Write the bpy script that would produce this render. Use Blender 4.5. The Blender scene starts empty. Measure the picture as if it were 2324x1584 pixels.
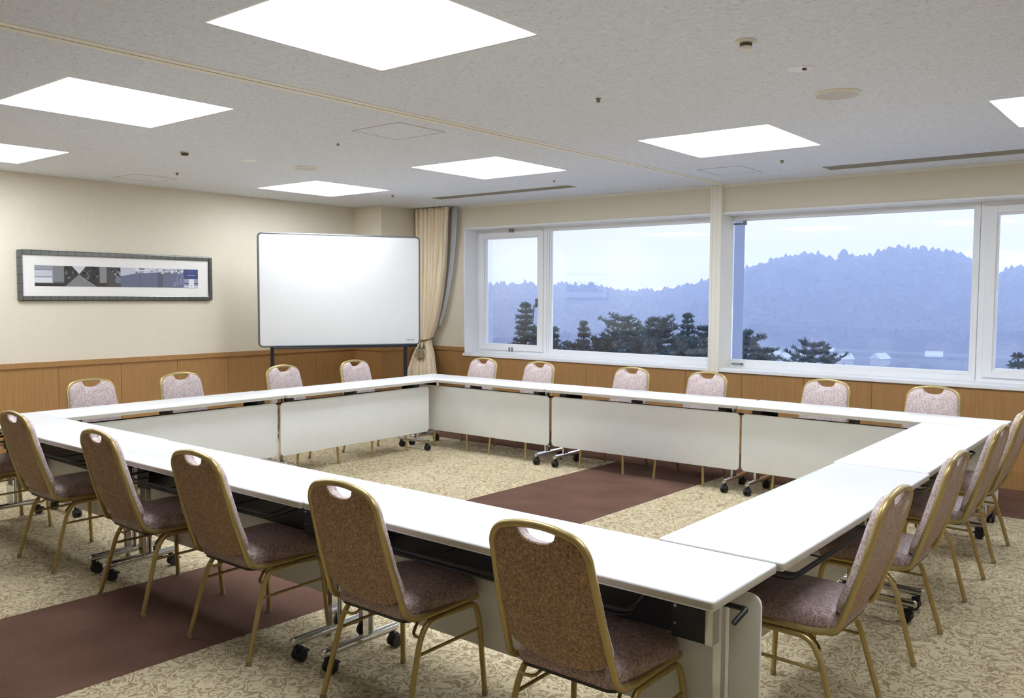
import bpy, bmesh, math, random
from mathutils import Vector, Matrix, noise
PI = math.pi
SC = bpy.context.scene
COL = SC.collection

# ------------------------------------------------------------------ camera numbers
F_PX, YAW, PITCH, ROLL = 1971.27, 0.6809, 0.0614, 0.005
CAM = Vector((6.4372, -6.6214, 1.5354))
def cam_axes():
    cy, sy, cp, sp = math.cos(YAW), math.sin(YAW), math.cos(PITCH), math.sin(PITCH)
    f = Vector((-sy*cp, cy*cp, -sp)); r = Vector((cy, sy, 0)); u = r.cross(f)
    cr, sr = math.cos(ROLL), math.sin(ROLL)
    return cr*r + sr*u, -sr*r + cr*u, f
CR, CU, CF = cam_axes()
def bearing(px, py):
    """compass direction and slope of a line of sight (used to survey the far ridge)"""
    d = CF + CR*((px-1162)/F_PX) + CU*((792-py)/F_PX)
    return math.atan2(d.x, d.y), d.z/math.hypot(d.x, d.y)

# ------------------------------------------------------------------ materials
def new_mat(name):
    m = bpy.data.materials.new(name); m.use_nodes = True
    nt = m.node_tree; nt.nodes.clear()
    out = nt.nodes.new('ShaderNodeOutputMaterial')
    return m, nt, out
def N(nt, t, **kw):
    n = nt.nodes.new(t)
    for k, v in kw.items():
        if k in n.inputs.keys(): n.inputs[k].default_value = v
        else: setattr(n, k, v)
    return n
def L(nt, a, b): nt.links.new(a, b)
def rgb(r, g, b):
    f = lambda c: (c/255/12.92) if c/255 <= 0.04045 else ((c/255+0.055)/1.055)**2.4
    return (f(r), f(g), f(b), 1)
def ramp(nt, fac, stops, interp='LINEAR'):
    n = nt.nodes.new('ShaderNodeValToRGB'); n.color_ramp.interpolation = interp
    e = n.color_ramp.elements
    while len(e) > 1: e.remove(e[-1])
    e[0].position, e[0].color = stops[0]
    for p, c in stops[1:]:
        x = e.new(p); x.color = c
    L(nt, fac, n.inputs[0]); return n
def coords(nt, kind='Object', scale=(1, 1, 1)):
    tc = nt.nodes.new('ShaderNodeTexCoord'); mp = nt.nodes.new('ShaderNodeMapping')
    mp.inputs['Scale'].default_value = scale
    L(nt, tc.outputs[kind], mp.inputs['Vector']); return mp.outputs['Vector']
def principled(nt, out, color=None, rough=0.5, metal=0, spec=0.5, **kw):
    p = nt.nodes.new('ShaderNodeBsdfPrincipled')
    if color is not None: p.inputs['Base Color'].default_value = color
    p.inputs['Roughness'].default_value = rough; p.inputs['Metallic'].default_value = metal
    p.inputs['Specular IOR Level'].default_value = spec
    for k, v in kw.items(): p.inputs[k].default_value = v
    L(nt, p.outputs[0], out.inputs['Surface']); return p
def bump(nt, p, h, strength=0.3, dist=0.01):
    b = nt.nodes.new('ShaderNodeBump'); b.inputs['Strength'].default_value = strength; b.inputs['Distance'].default_value = dist
    L(nt, h, b.inputs['Height']); L(nt, b.outputs[0], p.inputs['Normal'])
def simple(name, color, rough=0.5, metal=0, spec=0.5, var=0.0, scale=20, bmp=0.0):
    m, nt, out = new_mat(name)
    p = principled(nt, out, color, rough, metal, spec)
    v = coords(nt)
    no = N(nt, 'ShaderNodeTexNoise', Scale=scale, Detail=3.0); L(nt, v, no.inputs['Vector'])
    if var > 0:
        lo = tuple(c*(1-var) for c in color[:3])+(1,); hi = tuple(min(1, c*(1+var)) for c in color[:3])+(1,)
        r = ramp(nt, no.outputs['Fac'], [(0.3, lo), (0.7, hi)]); L(nt, r.outputs[0], p.inputs['Base Color'])
    if bmp > 0: bump(nt, p, no.outputs['Fac'], bmp, 0.002)
    return m

def mat_carpet():
    m, nt, out = new_mat('carpet_scroll_pattern')
    p = principled(nt, out, None, 0.95, 0, 0.1)
    v = coords(nt)
    n1 = N(nt, 'ShaderNodeTexNoise', Scale=15.0, Detail=1.6, Distortion=1.5, Roughness=0.35); L(nt, v, n1.inputs['Vector'])
    mul = N(nt, 'ShaderNodeMath', operation='MULTIPLY'); mul.inputs[1].default_value = 4.6; L(nt, n1.outputs['Fac'], mul.inputs[0])
    fr = N(nt, 'ShaderNodeMath', operation='FRACT'); L(nt, mul.outputs[0], fr.inputs[0])
    pp = N(nt, 'ShaderNodeMath', operation='PINGPONG'); pp.inputs[1].default_value = 0.5; L(nt, fr.outputs[0], pp.inputs[0])
    r = ramp(nt, pp.outputs[0], [(0.08, rgb(154, 137, 106)), (0.32, rgb(206, 192, 159))])
    f = N(nt, 'ShaderNodeTexNoise', Scale=260.0, Detail=2.0); L(nt, v, f.inputs['Vector'])
    fr2 = ramp(nt, f.outputs['Fac'], [(0.3, (0.72, 0.72, 0.72, 1)), (0.7, (1.18, 1.18, 1.18, 1))])
    mx = nt.nodes.new('ShaderNodeMixRGB'); mx.blend_type = 'MULTIPLY'; mx.inputs[0].default_value = 1
    L(nt, r.outputs[0], mx.inputs[1]); L(nt, fr2.outputs[0], mx.inputs[2]); L(nt, mx.outputs[0], p.inputs['Base Color'])
    bump(nt, p, f.outputs['Fac'], 0.4, 0.003)
    return m
def mat_brown():
    m, nt, out = new_mat('carpet_plain_brown')
    p = principled(nt, out, None, 0.95, 0, 0.1)
    v = coords(nt)
    f = N(nt, 'ShaderNodeTexNoise', Scale=220.0, Detail=2.0); L(nt, v, f.inputs['Vector'])
    g = N(nt, 'ShaderNodeTexNoise', Scale=3.0, Detail=3.0); L(nt, v, g.inputs['Vector'])
    a = N(nt, 'ShaderNodeMath', operation='ADD'); L(nt, f.outputs['Fac'], a.inputs[0]); L(nt, g.outputs['Fac'], a.inputs[1])
    h = N(nt, 'ShaderNodeMath', operation='MULTIPLY'); h.inputs[1].default_value = 0.5; L(nt, a.outputs[0], h.inputs[0])
    r = ramp(nt, h.outputs[0], [(0.3, rgb(84, 60, 50)), (0.7, rgb(116, 88, 74))])
    L(nt, r.outputs[0], p.inputs['Base Color']); bump(nt, p, f.outputs['Fac'], 0.4, 0.003)
    return m
def mat_ceiling():
    m, nt, out = new_mat('ceiling_rock_wool_board')
    p = principled(nt, out, None, 0.9, 0, 0.2)
    v = coords(nt)
    n1 = N(nt, 'ShaderNodeTexNoise', Scale=34.0, Detail=2.5, Distortion=1.2); L(nt, v, n1.inputs['Vector'])
    v2 = coords(nt, scale=(1.0, 2.6, 1.0))
    n2 = N(nt, 'ShaderNodeTexNoise', Scale=52.0, Detail=1.0, Distortion=0.6); L(nt, v2, n2.inputs['Vector'])
    r2 = ramp(nt, n2.outputs['Fac'], [(0.27, (0.6, 0.57, 0.52, 1)), (0.33, (1, 1, 1, 1))])
    r1 = ramp(nt, n1.outputs['Fac'], [(0.3, rgb(222, 227, 235)), (0.7, rgb(235, 240, 247))])
    mx = nt.nodes.new('ShaderNodeMixRGB'); mx.blend_type = 'MULTIPLY'; mx.inputs[0].default_value = 1
    L(nt, r1.outputs[0], mx.inputs[1]); L(nt, r2.outputs[0], mx.inputs[2]); L(nt, mx.outputs[0], p.inputs['Base Color'])
    bump(nt, p, n2.outputs['Fac'], 0.25, 0.002)
    return m
def mat_wall():
    m, nt, out = new_mat('wall_cream_vinyl')
    p = principled(nt, out, None, 0.75, 0, 0.25)
    v = coords(nt)
    w = N(nt, 'ShaderNodeTexNoise', Scale=120.0, Detail=2.0); L(nt, v, w.inputs['Vector'])
    v2 = coords(nt, scale=(40, 40, 400)); w2 = N(nt, 'ShaderNodeTexNoise', Scale=1.0, Detail=2.0); L(nt, v2, w2.inputs['Vector'])
    a = N(nt, 'ShaderNodeMath', operation='ADD'); L(nt, w.outputs['Fac'], a.inputs[0]); L(nt, w2.outputs['Fac'], a.inputs[1])
    h = N(nt, 'ShaderNodeMath', operation='MULTIPLY'); h.inputs[1].default_value = 0.5; L(nt, a.outputs[0], h.inputs[0])
    r = ramp(nt, h.outputs[0], [(0.35, rgb(222, 213, 193)), (0.65, rgb(233, 225, 206))])
    L(nt, r.outputs[0], p.inputs['Base Color']); bump(nt, p, h.outputs[0], 0.25, 0.002)
    return m
def mat_wood():
    m, nt, out = new_mat('wood_fine_grain')
    p = principled(nt, out, None, 0.42, 0, 0.35)
    v = coords(nt, scale=(55, 55, 1.6))
    n = N(nt, 'ShaderNodeTexNoise', Scale=1.6, Detail=6.0, Distortion=0.4); L(nt, v, n.inputs['Vector'])
    r = ramp(nt, n.outputs['Fac'], [(0.3, rgb(160, 120, 74)), (0.5, rgb(169, 128, 80)), (0.7, rgb(177, 136, 88))])
    L(nt, r.outputs[0], p.inputs['Base Color'])
    return m
def mat_jacquard(name='fabric_mauve_jacquard', lo=rgb(168, 149, 146), hi=rgb(210, 193, 188)):
    m, nt, out = new_mat(name)
    p = principled(nt, out, None, 0.42, 0, 0.55)
    p.inputs['Sheen Weight'].default_value = 0.12; p.inputs['Sheen Roughness'].default_value = 0.4
    v = coords(nt)
    n1 = N(nt, 'ShaderNodeTexNoise', Scale=75.0, Detail=1.5, Distortion=2.0); L(nt, v, n1.inputs['Vector'])
    r = ramp(nt, n1.outputs['Fac'], [(0.42, lo), (0.56, hi)])
    L(nt, r.outputs[0], p.inputs['Base Color'])
    rr = ramp(nt, n1.outputs['Fac'], [(0.42, (0.52, 0.52, 0.52, 1)), (0.56, (0.34, 0.34, 0.34, 1))])
    L(nt, rr.outputs[0], p.inputs['Roughness'])
    bump(nt, p, n1.outputs['Fac'], 0.3, 0.001)
    return m
def mat_tweed():
    m, nt, out = new_mat('fabric_brown_tweed')
    p = principled(nt, out, None, 0.7, 0, 0.3)
    p.inputs['Sheen Weight'].default_value = 0.25
    v = coords(nt)
    n1 = N(nt, 'ShaderNodeTexNoise', Scale=130.0, Detail=2.0, Distortion=1.0); L(nt, v, n1.inputs['Vector'])
    r = ramp(nt, n1.outputs['Fac'], [(0.35, rgb(116, 95, 74)), (0.5, rgb(156, 126, 98)), (0.65, rgb(196, 156, 122))])
    L(nt, r.outputs[0], p.inputs['Base Color']); bump(nt, p, n1.outputs['Fac'], 0.3, 0.001)
    return m
def mat_curtain():
    m, nt, out = new_mat('fabric_curtain_cream')
    p = principled(nt, out, None, 0.6, 0, 0.3); p.inputs['Sheen Weight'].default_value = 0.2
    v = coords(nt, scale=(30, 30, 1.5))
    n = N(nt, 'ShaderNodeTexNoise', Scale=1.5, Detail=3.0); L(nt, v, n.inputs['Vector'])
    r = ramp(nt, n.outputs['Fac'], [(0.3, rgb(243, 224, 190)), (0.7, rgb(252, 240, 216))])
    L(nt, r.outputs[0], p.inputs['Base Color'])
    return m
def mat_sheer():
    m, nt, out = new_mat('fabric_sheer_grey')
    d = N(nt, 'ShaderNodeBsdfDiffuse', Color=(0.78, 0.8, 0.85, 1)); t = N(nt, 'ShaderNodeBsdfTranslucent', Color=(0.78, 0.8, 0.85, 1))
    a = N(nt, 'ShaderNodeMixShader'); a.inputs[0].default_value = 0.4
    L(nt, d.outputs[0], a.inputs[1]); L(nt, t.outputs[0], a.inputs[2])
    tr = N(nt, 'ShaderNodeBsdfTransparent'); b = N(nt, 'ShaderNodeMixShader')
    v = coords(nt, scale=(300, 300, 300)); n = N(nt, 'ShaderNodeTexNoise', Scale=1.0); L(nt, v, n.inputs['Vector'])
    r = ramp(nt, n.outputs['Fac'], [(0.3, (0.15, 0.15, 0.15, 1)), (0.7, (0.35, 0.35, 0.35, 1))])
    L(nt, r.outputs[0], b.inputs[0]); L(nt, a.outputs[0], b.inputs[1]); L(nt, tr.outputs[0], b.inputs[2])
    L(nt, b.outputs[0], out.inputs['Surface'])
    return m
def mat_glass():
    m, nt, out = new_mat('window_glass')
    fr = N(nt, 'ShaderNodeFresnel', IOR=1.5)
    t = N(nt, 'ShaderNodeBsdfTransparent', Color=(0.97, 0.985, 1.0, 1)); g = N(nt, 'ShaderNodeBsdfGlossy', Roughness=0.0, Color=(1, 1, 1, 1))
    mx = N(nt, 'ShaderNodeMixShader'); L(nt, fr.outputs[0], mx.inputs[0]); L(nt, t.outputs[0], mx.inputs[1]); L(nt, g.outputs[0], mx.inputs[2])
    L(nt, mx.outputs[0], out.inputs['Surface'])
    return m
def mat_emit(name, col, s):
    m, nt, out = new_mat(name)
    e = N(nt, 'ShaderNodeEmission', Color=col, Strength=s); L(nt, e.outputs[0], out.inputs['Surface'])
    return m
def mat_frame_tiles():
    m, nt, out = new_mat('picture_frame_pewter')
    p = principled(nt, out, None, 0.28, 0.85, 0.5)
    v = coords(nt)
    sep = N(nt, 'ShaderNodeSeparateXYZ'); L(nt, v, sep.inputs[0])
    hs = []
    for ax, per in (('Y', 0.078), ('Z', 0.078)):
        d = N(nt, 'ShaderNodeMath', operation='DIVIDE'); d.inputs[1].default_value = per; L(nt, sep.outputs[ax], d.inputs[0])
        f = N(nt, 'ShaderNodeMath', operation='FRACT'); L(nt, d.outputs[0], f.inputs[0])
        g = N(nt, 'ShaderNodeMath', operation='LESS_THAN'); g.inputs[1].default_value = 0.08; L(nt, f.outputs[0], g.inputs[0]); hs.append(g)
    mxm = N(nt, 'ShaderNodeMath', operation='MAXIMUM'); L(nt, hs[0].outputs[0], mxm.inputs[0]); L(nt, hs[1].outputs[0], mxm.inputs[1])
    r = ramp(nt, mxm.outputs[0], [(0.0, rgb(128, 130, 126)), (1.0, rgb(92, 94, 92))])
    L(nt, r.outputs[0], p.inputs['Base Color'])
    return m
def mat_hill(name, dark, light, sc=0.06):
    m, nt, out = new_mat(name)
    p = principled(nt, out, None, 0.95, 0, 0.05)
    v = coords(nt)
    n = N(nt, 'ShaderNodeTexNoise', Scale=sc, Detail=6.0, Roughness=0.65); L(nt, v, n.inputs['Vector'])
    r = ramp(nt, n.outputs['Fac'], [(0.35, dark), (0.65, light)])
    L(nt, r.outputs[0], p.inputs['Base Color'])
    return m

M = {}
M['carpet'] = mat_carpet(); M['brown'] = mat_brown(); M['ceiling'] = mat_ceiling(); M['wall'] = mat_wall(); M['wood'] = mat_wood()
M['jacquard'] = mat_jacquard(); M['tweed'] = mat_tweed(); M['seat'] = mat_jacquard('fabric_mauve_jacquard_shaded', rgb(128, 107, 102), rgb(172, 150, 145)); M['curtain'] = mat_curtain(); M['sheer'] = mat_sheer(); M['glass'] = mat_glass()  # seat: same jacquard as the backrest, darkened to paint in the shade
M['gold'] = simple('metal_gold_lacquer', rgb(180, 160, 106), 0.34, 0.6, 0.5, 0.05, 30)
M['glide'] = simple('plastic_glide_grey', rgb(150, 140, 108), 0.6)
M['chrome'] = simple('metal_chrome', rgb(205, 205, 207), 0.09, 1.0)
M['black'] = simple('metal_black_coated', rgb(33, 36, 41), 0.42, 0.1, 0.5, 0.08, 40)
M['rubber'] = simple('rubber_black', rgb(24, 26, 28), 0.6)
M['top'] = simple('laminate_white', rgb(230, 231, 231), 0.3, 0, 0.45, 0.01, 8)
M['edge'] = simple('edge_band_grey', rgb(186, 181, 169), 0.5)
M['panel'] = simple('panel_pale_grey', rgb(230, 232, 229), 0.45, 0, 0.4, 0.015, 6)
M['white'] = simple('paint_white', rgb(243, 244, 246), 0.4, 0, 0.4, 0.01, 5)
M['sash'] = simple('aluminium_white', rgb(240, 242, 244), 0.35, 0, 0.5, 0.01, 5)
M['cream'] = simple('paint_cream', rgb(240, 236, 222), 0.45, 0, 0.4, 0.01, 5)
M['groove'] = simple('groove_dark', rgb(40, 40, 36), 0.7)
M['device'] = simple('plastic_cream_device', rgb(236, 233, 216), 0.4)
M['grille'] = simple('speaker_mesh_grey', rgb(205, 202, 198), 0.7, 0, 0.3, 0.1, 400)
M['vent'] = simple('vent_slot_beige', rgb(150, 144, 122), 0.6)
M['lens'] = simple('detector_dark', rgb(84, 70, 48), 0.4)
M['board'] = simple('whiteboard_enamel', rgb(230, 231, 229), 0.22, 0, 0.5, 0.005, 3)
M['boardframe'] = simple('whiteboard_trim_grey', rgb(120, 124, 124), 0.4, 0.5)
M['mark'] = simple('ink_grey', rgb(138, 140, 150), 0.6)
M['mat'] = simple('picture_mount_white', rgb(240, 238, 233), 0.6)
M['pewter'] = mat_frame_tiles()
M['rope'] = simple('rope_olive_gold', rgb(128, 116, 84), 0.7, 0, 0.3, 0.2, 120, 0.3)
M['tassel'] = simple('tassel_fringe', rgb(164, 154, 124), 0.75, 0, 0.3, 0.25, 160, 0.4)
M['lamp'] = mat_emit('lamp_diffuser', (0.95, 1.0, 1.09, 1), 13.0)
M['steel'] = simple('steel_bluish_fin', rgb(120, 132, 160), 0.06, 1.0)
M['needle'] = simple('needles_dark_green', (0.030, 0.060, 0.058, 1), 0.8, 0, 0.2, 0.4, 3)
M['needle2'] = simple('needles_mid_green', (0.045, 0.080, 0.066, 1), 0.8, 0, 0.2, 0.4, 3)
M['bark'] = simple('bark_dark', (0.03, 0.022, 0.018, 1), 0.9, 0, 0.1, 0.3, 6)
M['hill'] = mat_hill('forest_hillside', (0.005, 0.009, 0.012, 1), (0.036, 0.042, 0.050, 1), 0.05)
M['canopy'] = mat_hill('forest_canopy', (0.010, 0.020, 0.024, 1), (0.075, 0.082, 0.085, 1), 0.12)
M['far'] = mat_hill('haze_tinted_far_ridge', (0.62, 0.72, 0.80, 1), (0.75, 0.82, 0.88, 1))  # distance haze put into the ridge's base colour as pale blue
M['roofs'] = simple('house_roof_pale', (0.3, 0.32, 0.36, 1), 0.6)
M['bounce_slab'] = simple('bounce_slab_pale', (0.72, 0.72, 0.72, 1), 0.9, 0, 0.1, 0.1, 8)  # pale surface for the added skylight bouncer
M['housewall'] = simple('house_wall_grey', (0.22, 0.23, 0.25, 1), 0.7)

# ------------------------------------------------------------------ mesh builder
class MB:
    def __init__(s): s.v = []; s.f = []; s.m = []
    def add(s, vs, fs, mi=0, mat=None):
        o = len(s.v)
        s.v += [tuple(mat @ Vector(p)) if mat is not None else tuple(p) for p in vs]
        for f in fs: s.f.append([i+o for i in f]); s.m.append(mi)
    def box(s, x0, x1, y0, y1, z0, z1, mi=0, mat=None):
        vs = [(x, y, z) for z in (z0, z1) for y in (y0, y1) for x in (x0, x1)]
        s.add(vs, [(0,2,3,1),(4,5,7,6),(0,1,5,4),(2,6,7,3),(0,4,6,2),(1,3,7,5)], mi, mat)
    def tube(s, pts, r, seg=10, closed=False, mi=0, cap=True, mat=None):
        P = [Vector(p) for p in pts]; n = len(P)
        R = r if isinstance(r, (list, tuple)) else [r]*n
        T = []
        for i in range(n):
            a = P[(i-1) % n] if (closed or i > 0) else P[i]; b = P[(i+1) % n] if (closed or i < n-1) else P[i]
            T.append((b-a).normalized())
        ref = Vector((0, 0, 1)) if abs(T[0].z) < 0.9 else Vector((1, 0, 0))
        nrm = T[0].cross(ref).normalized(); vs = []
        for i in range(n):
            nrm = (nrm - T[i]*nrm.dot(T[i]))
            nrm = nrm.normalized() if nrm.length > 1e-6 else T[i].orthogonal().normalized()
            bn = T[i].cross(nrm)
            for k in range(seg):
                a = 2*PI*k/seg; vs.append(P[i] + (nrm*math.cos(a)+bn*math.sin(a))*R[i])
        fs = []
        m = n if closed else n-1
        for i in range(m):
            for k in range(seg):
                a = i*seg+k; b = i*seg+(k+1) % seg; c = ((i+1) % n)*seg+(k+1) % seg; d = ((i+1) % n)*seg+k
                fs.append((a, b, c, d))
        if cap and not closed:
            fs.append(tuple(range(seg-1, -1, -1))); fs.append(tuple((n-1)*seg+k for k in range(seg)))
        s.add(vs, fs, mi, mat)
    def lathe(s, prof, seg=24, mi=0, mat=None):
        vs = []; fs = []; n = len(prof)
        for r, z in prof:
            for k in range(seg):
                a = 2*PI*k/seg; vs.append((r*math.cos(a), r*math.sin(a), z))
        for i in range(n-1):
            for k in range(seg):
                fs.append((i*seg+k, i*seg+(k+1) % seg, (i+1)*seg+(k+1) % seg, (i+1)*seg+k))
        if prof[0][0] > 1e-5: fs.append(tuple(range(seg-1, -1, -1)))
        if prof[-1][0] > 1e-5: fs.append(tuple((n-1)*seg+k for k in range(seg)))
        s.add(vs, fs, mi, mat)
    def prism(s, outline, a0, a1, axis='z', mi=0, side=None, mat=None):
        """outline = 2D polygon; extruded along axis between a0 and a1"""
        n = len(outline)
        def P(p, a):
            return (p[0], p[1], a) if axis == 'z' else ((p[0], a, p[1]) if axis == 'y' else (a, p[0], p[1]))
        vs = [P(p, a0) for p in outline]+[P(p, a1) for p in outline]
        s.add(vs, [tuple(range(n-1, -1, -1)), tuple(range(n, 2*n))], mi, mat)
        s.add(vs, [(i, (i+1) % n, n+(i+1) % n, n+i) for i in range(n)], mi if side is None else side, mat)
    def build(s, name, mats, parent=None, smooth=35, bevel=0, seg=2, loc=None):
        me = bpy.data.meshes.new(name); me.from_pydata(s.v, [], s.f); me.validate()
        bm = bmesh.new(); bm.from_mesh(me)
        bmesh.ops.remove_doubles(bm, verts=bm.verts, dist=1e-6)
        bmesh.ops.recalc_face_normals(bm, faces=bm.faces)
        bm.to_mesh(me); bm.free()
        for m in (mats if isinstance(mats, (list, tuple)) else [mats]): me.materials.append(m)
        if len(me.polygons) == len(s.m): me.polygons.foreach_set('material_index', s.m)
        if bevel > 0:
            bm = bmesh.new(); bm.from_mesh(me)
            es = [e for e in bm.edges if len(e.link_faces) == 2 and e.calc_face_angle(0) > math.radians(50)]
            bmesh.ops.bevel(bm, geom=es, offset=bevel, segments=seg, profile=0.5, affect='EDGES', clamp_overlap=True)
            bm.to_mesh(me); bm.free()
        if smooth:
            me.polygons.foreach_set('use_smooth', [True]*len(me.polygons)); me.set_sharp_from_angle(angle=math.radians(smooth))
        me.update()
        o = bpy.data.objects.new(name, me); COL.objects.link(o)
        if parent is not None: o.parent = parent
        if loc is not None: o.location = loc
        return o
def rrect(x0, x1, y0, y1, r, n=5):
    pts = []
    for cx, cy, a0 in ((x1-r, y0+r, -PI/2), (x1-r, y1-r, 0), (x0+r, y1-r, PI/2), (x0+r, y0+r, PI)):
        for k in range(n+1):
            a = a0+PI/2*k/n; pts.append((cx+r*math.cos(a), cy+r*math.sin(a)))
    return pts
def fillet(pts, r, n=5):
    """round the inner corners of a polyline"""
    P = [Vector(p) for p in pts]; out = [P[0]]
    for i in range(1, len(P)-1):
        a = (P[i-1]-P[i]); b = (P[i+1]-P[i]); d = min(r[i] if isinstance(r, list) else r, a.length*0.49, b.length*0.49)
        p0 = P[i]+a.normalized()*d; p1 = P[i]+b.normalized()*d
        for k in range(n+1):
            t = k/n; out.append((p0*(1-t)+P[i]*t)*(1-t)+(P[i]*(1-t)+p1*t)*t)
    out.append(P[-1]); return out

def tag(o, label, cat, group=None):
    o['label'] = label; o['category'] = cat
    if group: o['group'] = group
    return o
def struct(o): o['kind'] = 'structure'; return o
def empty(name, loc, rz=0.0):
    o = bpy.data.objects.new(name, None); COL.objects.link(o); o.empty_display_size = 0.1
    o.location = loc; o.rotation_euler = (0, 0, rz); return o
def copy_tree(o, parent=None):
    c = o.copy(); COL.objects.link(c)
    if parent is not None: c.parent = parent
    for ch in list(KIDS.get(o.name, [])):
        k = copy_tree(ch, c); KIDS.setdefault(c.name, []).append(k)
    return c
KIDS = {}
def scan_kids():
    KIDS.clear()
    for o in COL.objects:
        if o.parent: KIDS.setdefault(o.parent.name, []).append(o)

# ================================================================== THE ROOM
YW, XL, ZC = 1.3087, -1.99, 2.62
XR, YN = 8.7, -8.9
WT = 0.25
ZS, ZH = 0.83, 2.34            # window opening
WX0, WX1 = -0.73, 7.9
ZW = 0.90                      # top of the wood panelling
PX, PY = -1.49, 0.626          # corner pier

# floor
b = MB(); b.box(XL-WT, XR+WT, YN-WT, YW+0.05, -0.15, 0.0)
floor = struct(b.build('floor', M['carpet'], smooth=0))
b = MB(); b.prism([(1.955, YN), (2.965, YN), (3.22, 0.215), (2.17, 0.215)], 0.0005, 0.002)
b.build('brown_carpet_runner', M['brown'], floor, 0)
b = MB(); b.prism([(XL, 0.13), (XR, 0.30), (XR, YW), (XL, YW)], 0.0005, 0.002)
b.build('brown_carpet_border', M['brown'], floor, 0)

# ceiling with real openings for the light panels
LAMPS = [(3.716, -4.165), (1.4285, -4.104), (-0.966, -3.98), (-0.774, -0.8185), (1.533, -0.884), (3.715, -0.821), (5.885, -0.709),
         (6.05, -4.2)]
LS = 0.97/2
xs = sorted(set([XL-WT, XR+WT]+[x+s*LS for x, y in LAMPS for s in (-1, 1)]))
ys = sorted(set([YN-WT, YW+WT]+[y+s*LS for x, y in LAMPS for s in (-1, 1)]))
b = MB()
nx, ny = len(xs), len(ys)
vs = [(x, y, z) for z in (ZC, ZC+0.08) for y in ys for x in xs]; fs = []
def solid(i, j):
    if i < 0 or j < 0 or i >= nx-1 or j >= ny-1: return False
    cx, cy = (xs[i]+xs[i+1])/2, (ys[j]+ys[j+1])/2
    return not any(abs(cx-lx) < LS and abs(cy-ly) < LS for lx, ly in LAMPS)
for j in range(ny-1):
    for i in range(nx-1):
        if not solid(i, j): continue
        a, bb, c, d = j*nx+i, j*nx+i+1, (j+1)*nx+i+1, (j+1)*nx+i; T = nx*ny
        fs.append((a, d, c, bb)); fs.append((a+T, bb+T, c+T, d+T))
        if not solid(i-1, j): fs.append((a, a+T, d+T, d))
        if not solid(i+1, j): fs.append((bb, c, c+T, bb+T))
        if not solid(i, j-1): fs.append((a, bb, bb+T, a+T))
        if not solid(i, j+1): fs.append((d, d+T, c+T, c))
b.add(vs, fs); ceiling = struct(b.build('ceiling', M['ceiling'], smooth=0))

# walls (plaster part) + panelling as parts
def panel_run(b, p0, p1, nrm, z0, z1, first, module, t=0.012, gap=0.004):
    """wood boards along a wall from p0 to p1 (2D), standing proud by t along nrm"""
    d = Vector((p1[0]-p0[0], p1[1]-p0[1])); Ln = d.length; d.normalize(); n = Vector(nrm)
    cuts = [0.0]; s = first
    while s < Ln-0.02:
        if s > 0.02: cuts.append(s)
        s += module
    cuts.append(Ln)
    for i in range(len(cuts)-1):
        a, c = cuts[i]+(gap/2 if i else 0), cuts[i+1]-(gap/2 if i < len(cuts)-2 else 0)
        q = [Vector(p0)+d*a, Vector(p0)+d*c, Vector(p0)+d*c+n*t, Vector(p0)+d*a+n*t]
        b.prism([(v.x, v.y) for v in q], z0, z1)
def rail(b, p0, p1, nrm, z0, z1, t):
    n = Vector(nrm); q = [Vector(p0), Vector(p1), Vector(p1)+n*t, Vector(p0)+n*t]
    b.prism([(v.x, v.y) for v in q], z0, z1)

b = MB(); b.box(XL-WT, XL, YN-WT, YW+WT, 0, ZC); b.box(XL, PX, PY, YW, 0, ZC)
wl = struct(b.build('wall_left', M['wall'], smooth=0))
w = MB(); panel_run(w, (XL, YN), (XL, PY), (1, 0), 0.0, 0.86, (-2.99-YN) % 0.6, 0.6)
panel_run(w, (XL, PY), (PX, PY), (0, -1), 0.0, 0.86, 9, 0.6); panel_run(w, (PX, PY-0.012), (PX, YW), (1, 0), 0.0, 0.86, 9, 0.6)
w.build('wood_panelling', M['wood'], wl, 0)
w = MB(); rail(w, (XL, YN), (XL, PY), (1, 0), 0.852, ZW, 0.026); rail(w, (XL, PY), (PX, PY), (0, -1), 0.852, ZW, 0.026); rail(w, (PX, PY-0.026), (PX, YW), (1, 0), 0.852, ZW, 0.026)
w.build('cap_rail', M['wood'], wl, 0)
w = MB(); rail(w, (XL, YN), (XL, PY), (1, 0), 0.0, 0.155, 0.04); rail(w, (XL, PY), (PX, PY), (0, -1), 0.0, 0.155, 0.04); rail(w, (PX, PY-0.04), (PX, YW), (1, 0), 0.0, 0.155, 0.04)
w.build('base_rail', M['wood'], wl, 0)

b = MB()
b.box(XL, WX0, YW, YW+WT, 0, ZC); b.box(WX1, XR+WT, YW, YW+WT, 0, ZC)
b.box(WX0, WX1, YW, YW+WT, 0, ZS-0.03); b.box(WX0, WX1, YW, YW+WT, ZH, ZC)
ww = struct(b.build('wall_window', M['wall'], smooth=0))
w = MB(); panel_run(w, (PX, YW), (WX0, YW), (0, -1), 0.0, 0.86, 9, 0.6)
panel_run(w, (WX0, YW), (XR, YW), (0, -1), 0.0, 0.80, (1.07-WX0) % 0.607, 0.607)
w.build('wood_panelling', M['wood'], ww, 0)
w = MB(); rail(w, (PX, YW), (WX0, YW), (0, -1), 0.852, ZW, 0.026); w.build('cap_rail', M['wood'], ww, 0)
w = MB(); rail(w, (PX, YW), (XR, YW), (0, -1), 0.0, 0.155, 0.04); w.build('base_rail', M['wood'], ww, 0)
w = MB(); rail(w, (PX, YW), (XR, YW), (0, -1), 2.597, ZC, 0.012); w.build('ceiling_moulding', M['cream'], ww, 0)

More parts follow.
